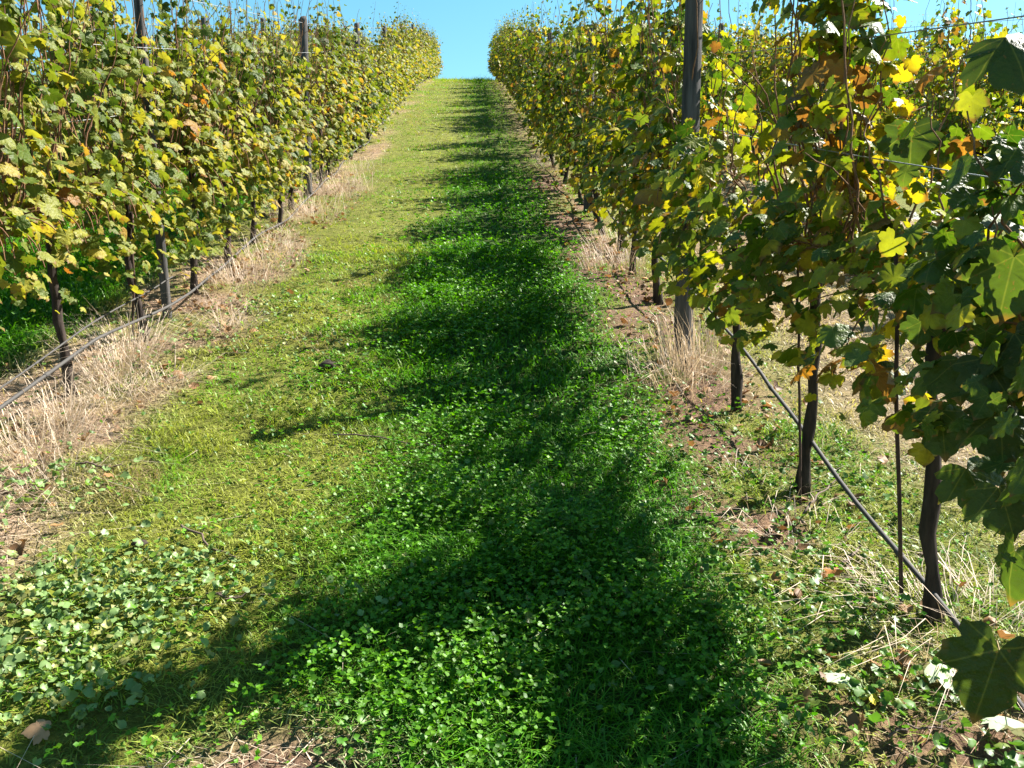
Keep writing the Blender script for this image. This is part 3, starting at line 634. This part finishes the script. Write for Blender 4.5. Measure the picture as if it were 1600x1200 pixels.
# ------------------------------------------------------------------ trellis wires and drip hoses
def along(x, y0, y1, h, step, jit=0.0, seed=0):
    ys = np.arange(y0, y1, step); r = rng(seed)
    return np.stack([x+r.normal(0, jit, len(ys)), ys, profile(ys)+h], 1)
for x, y0, nm, g in ((XR, -.5, NAME_B, 'trellis wires of the backlit row'), (XL, .8, NAME_S, 'trellis wires of the sunlit row'), (XR2, 3.5, NAME_B2, 'trellis wires behind the backlit row'), (XL2, 4.5, NAME_S2, 'trellis wires behind the sunlit row')):
    for h, dx, w in ((.84, 0, 'lowest wire carrying the vine arms'), (1.2, -.055, 'middle wire on the lane side'), (1.55, .055, 'upper wire'), (1.86, 0, 'topmost wire')):
        V, F_ = tube_geo(along(x+dx, y0, Y_END, h, .6), .0019, 5)
        tag(link('trellis_wire', mesh_np('trellis_wire', V, F_, [M_wire], True)), f'{w} in the {nm}', 'wire', g)
def hose(x, y0, y1, hfun, seed, rad, label):
    ys = np.arange(y0, y1, .12); r = rng(seed)
    pts = np.stack([x+.025*np.sin(ys*1.3+seed)+.012*np.sin(ys*4.1), ys, profile(ys)+hfun(ys)], 1)
    V, F_ = tube_geo(pts, rad, 8)
    t = empty('drip_hose', pts[0]); me = mesh_np('hose_pipe', V-pts[0], F_, [M_hose], True)
    link('hose_pipe', me, t); tag(t, label, 'hose')
    for k in range(4, len(ys), 9):                                     # emitters clipped on the pipe
        p = pts[k]-pts[0]; d = pts[k+1]-pts[k] if k+1 < len(ys) else np.array([0, .1, 0]); d = d/np.linalg.norm(d)
        v, f = tube_geo(np.array([p-d*.018, p-d*.012, p+d*.012, p+d*.018]), np.array([.8, 1.35, 1.35, .8])*rad, 8)
        if ys[k] < 9: link('emitter', mesh_np('emitter', v, f, [M_hose], True), t)
hose(XR+.045, -.4, Y_END, lambda y: np.interp(y, [-1, 1.6, 2.1, 2.5, 2.83, 3.3, 3.8, 4.2, 5, 50], [.03, .04, .10, .12, .15, .17, .26, .30, .22, .2])+.03*np.sin(y*2.6), 1, .0075, 'grey black drip hose sagging past the bare trunks of the backlit row')
hose(XL+.05, .8, Y_END, lambda y: np.interp(y, [0, 3.1, 3.9, 5, 6, 50], [.13, .18, .21, .15, .05, .04])+.03*np.sin(y*2.0+1), 2, .0078, 'thicker drip hose crossing the bent trunk of the sunlit row')
hose(XL-.005, .8, 5.2, lambda y: np.interp(y, [0, 3.1, 3.9, 5, 6, 50], [.17, .235, .255, .26, .19, .19])+.03*np.sin(y*2.0+.7), 3, .004, 'thin cable running beside the hose of the sunlit row')

# ------------------------------------------------------------------ stakes, twigs, single leaves and clods
def stake(px0, py0, px1, py1, Z, rad, label):
    a, b_ = at(px0, py0, Z), at(px1, py1, Z); b_[2] = min(b_[2], float(ground_z(b_[0], b_[1]))-.04)
    s = np.linspace(0, 1, 9)[:, None]; p = b_*(1-s)+a*s; p[1:-1] += rng(int(px0)).normal(0, .003, (7, 3))
    V, F_ = tube_geo(p-p[0], rad, 6)
    o = link('vine_stake', mesh_np('vine_stake', V, F_, [M_stake], True), None, p[0]); tag(o, label, 'stake', 'thin stakes beside the vines')
stake(1398, 380, 1412, 935, 2.28, .0065, 'thin rusty stake standing just uphill of the bare trunk with the yellow leaf')
stake(1247, 420, 1252, 760, 2.85, .005, 'thin dark stake tight against a straight trunk of the backlit row')
stake(207, 330, 209, 560, 4.45, .006, 'thin stake below the leaves of the sunlit row, uphill of the bent trunk')
def on_ground(px, py):
    lo, hi = .8, 60.0
    for Z in np.arange(.9, 40, .02):
        p = at(px, py, Z)
        if p[2] <= ground_z(p[0], p[1]): return p
    return p
def twig(pts, rad, lift, label):
    P = np.array([on_ground(*p) for p in pts]); s = np.linspace(0, 1, 14); k = np.linspace(0, 1, len(P))
    P = np.stack([np.interp(s, k, P[:, j]) for j in range(3)], 1); P[:, :2] += rng(int(pts[0][0])).normal(0, .004, (14, 2))
    P[:, 2] = ground_z(P[:, 0], P[:, 1])+lift+.008*np.sin(s*7)
    V, F_ = tube_geo(P-P[0], rad*(1-.5*s), 6)
    tag(link('fallen_twig', mesh_np('fallen_twig', V, F_, [M_twig], True), None, P[0]), label, 'twig')
twig([(285, 838), (330, 868), (368, 890)], .0045, .03, 'short brown twig on sunlit grass above the pale green weed patch')
twig([(325, 948), (360, 950), (402, 938)], .0035, .03, 'dark twig beside the pale green weed patch, near a tuft of straw')
twig([(520, 694), (600, 697), (690, 716)], .0035, .035, 'long thin dark twig lying along the post shadow in the lane')
twig([(120, 738), (190, 742)], .0045, .03, 'dark twig on straw beside the weed clump under the sunlit row')
twig([(1255, 830), (1285, 795), (1312, 765)], .004, .06, 'thin cane leaning up to the hose under the backlit row')
twig([(1310, 905), (1335, 880), (1345, 865)], .005, .03, 'pale broken twig on bare soil beside the thin rusty stake')
twig([(1385, 1180), (1440, 1155), (1500, 1140)], .0035, .03, 'pale dry stem lying across the straw at the lowest corner')
def ground_leaf(px, py, size, tint, nor, tip, label, seed, lift=.03):
    p = on_ground(px, py); r = rng(seed)
    V, F_, t, uv = vine_leaves(np.array([[0, 0, lift]]), np.array([tip], float), np.array([nor], float), np.array([size]), np.array([.5]), True, r)
    me = mesh_np('fallen_leaf', V, [(3, F_)], [M_dead], True, {'tint': np.repeat(np.array([tint]), len(V), 0)})
    tag(link('fallen_leaf', me, None, (p[0], p[1], float(ground_z(p[0], p[1])))), label, 'leaf', 'single fallen leaves')
ground_leaf(1288, 908, .06, (.40, .17, .05), (-.1, -.4, 1), (.9, -.3, .2), 'curled orange brown leaf on soil downhill of the thin rusty stake', 1)
ground_leaf(72, 1160, .05, (.33, .20, .11), (.2, -.5, 1), (-.9, -.3, .1), 'curled tan leaf below the pale green weed patch', 2)
ground_leaf(1356, 1112, .045, (.55, .45, .03), (-.1, -.6, 1), (.3, .5, .2), 'small bright yellow leaf on shaded straw under the backlit row', 3)
ground_leaf(1450, 1075, .09, (.30, .36, .22), (.3, .2, 1), (.9, -.2, .0), 'upturned vine leaf on the straw, its white glare painted pale', 4, .06)  # pale tints of this and the next two leaves paint white sun glare
ground_leaf(1555, 1165, .085, (.30, .36, .24), (.4, .1, 1), (.4, -.7, .2), 'leaf with painted pale glare at the lowest corner of the straw', 5, .06)
ground_leaf(1320, 1095, .07, (.28, .34, .22), (.3, .1, 1), (-.8, -.4, .1), 'leaf with painted pale glare at the edge of the clover shade', 6, .05)
def clod(px, py, s, label, seed):
    import bmesh
    p = on_ground(px, py); bm = bmesh.new(); bmesh.ops.create_icosphere(bm, subdivisions=3, radius=1); r = random.Random(seed)
    from mathutils import noise as mn
    for v in bm.verts:
        k = 1+.45*mn.noise(v.co*1.6+Vector((seed, 0, 0)))+.2*mn.noise(v.co*4.1)
        v.co = Vector((v.co.x*k*s*1.25, v.co.y*k*s, max(-.3, v.co.z)*k*s*.75))
    me = bpy.data.meshes.new('soil_clod'); bm.to_mesh(me); bm.free(); me.materials.append(M_clod)
    me.polygons.foreach_set('use_smooth', np.ones(len(me.polygons), bool))
    tag(link('soil_clod', me, None, (p[0], p[1], float(ground_z(p[0], p[1]))+s*.3+.012)), label, 'soil clod')
clod(512, 579, .032, 'dark lump of soil alone on the sunlit mown grass', 4)
clod(218, 862, .018, 'small dark lump of soil at the top of the pale weed patch', 9)
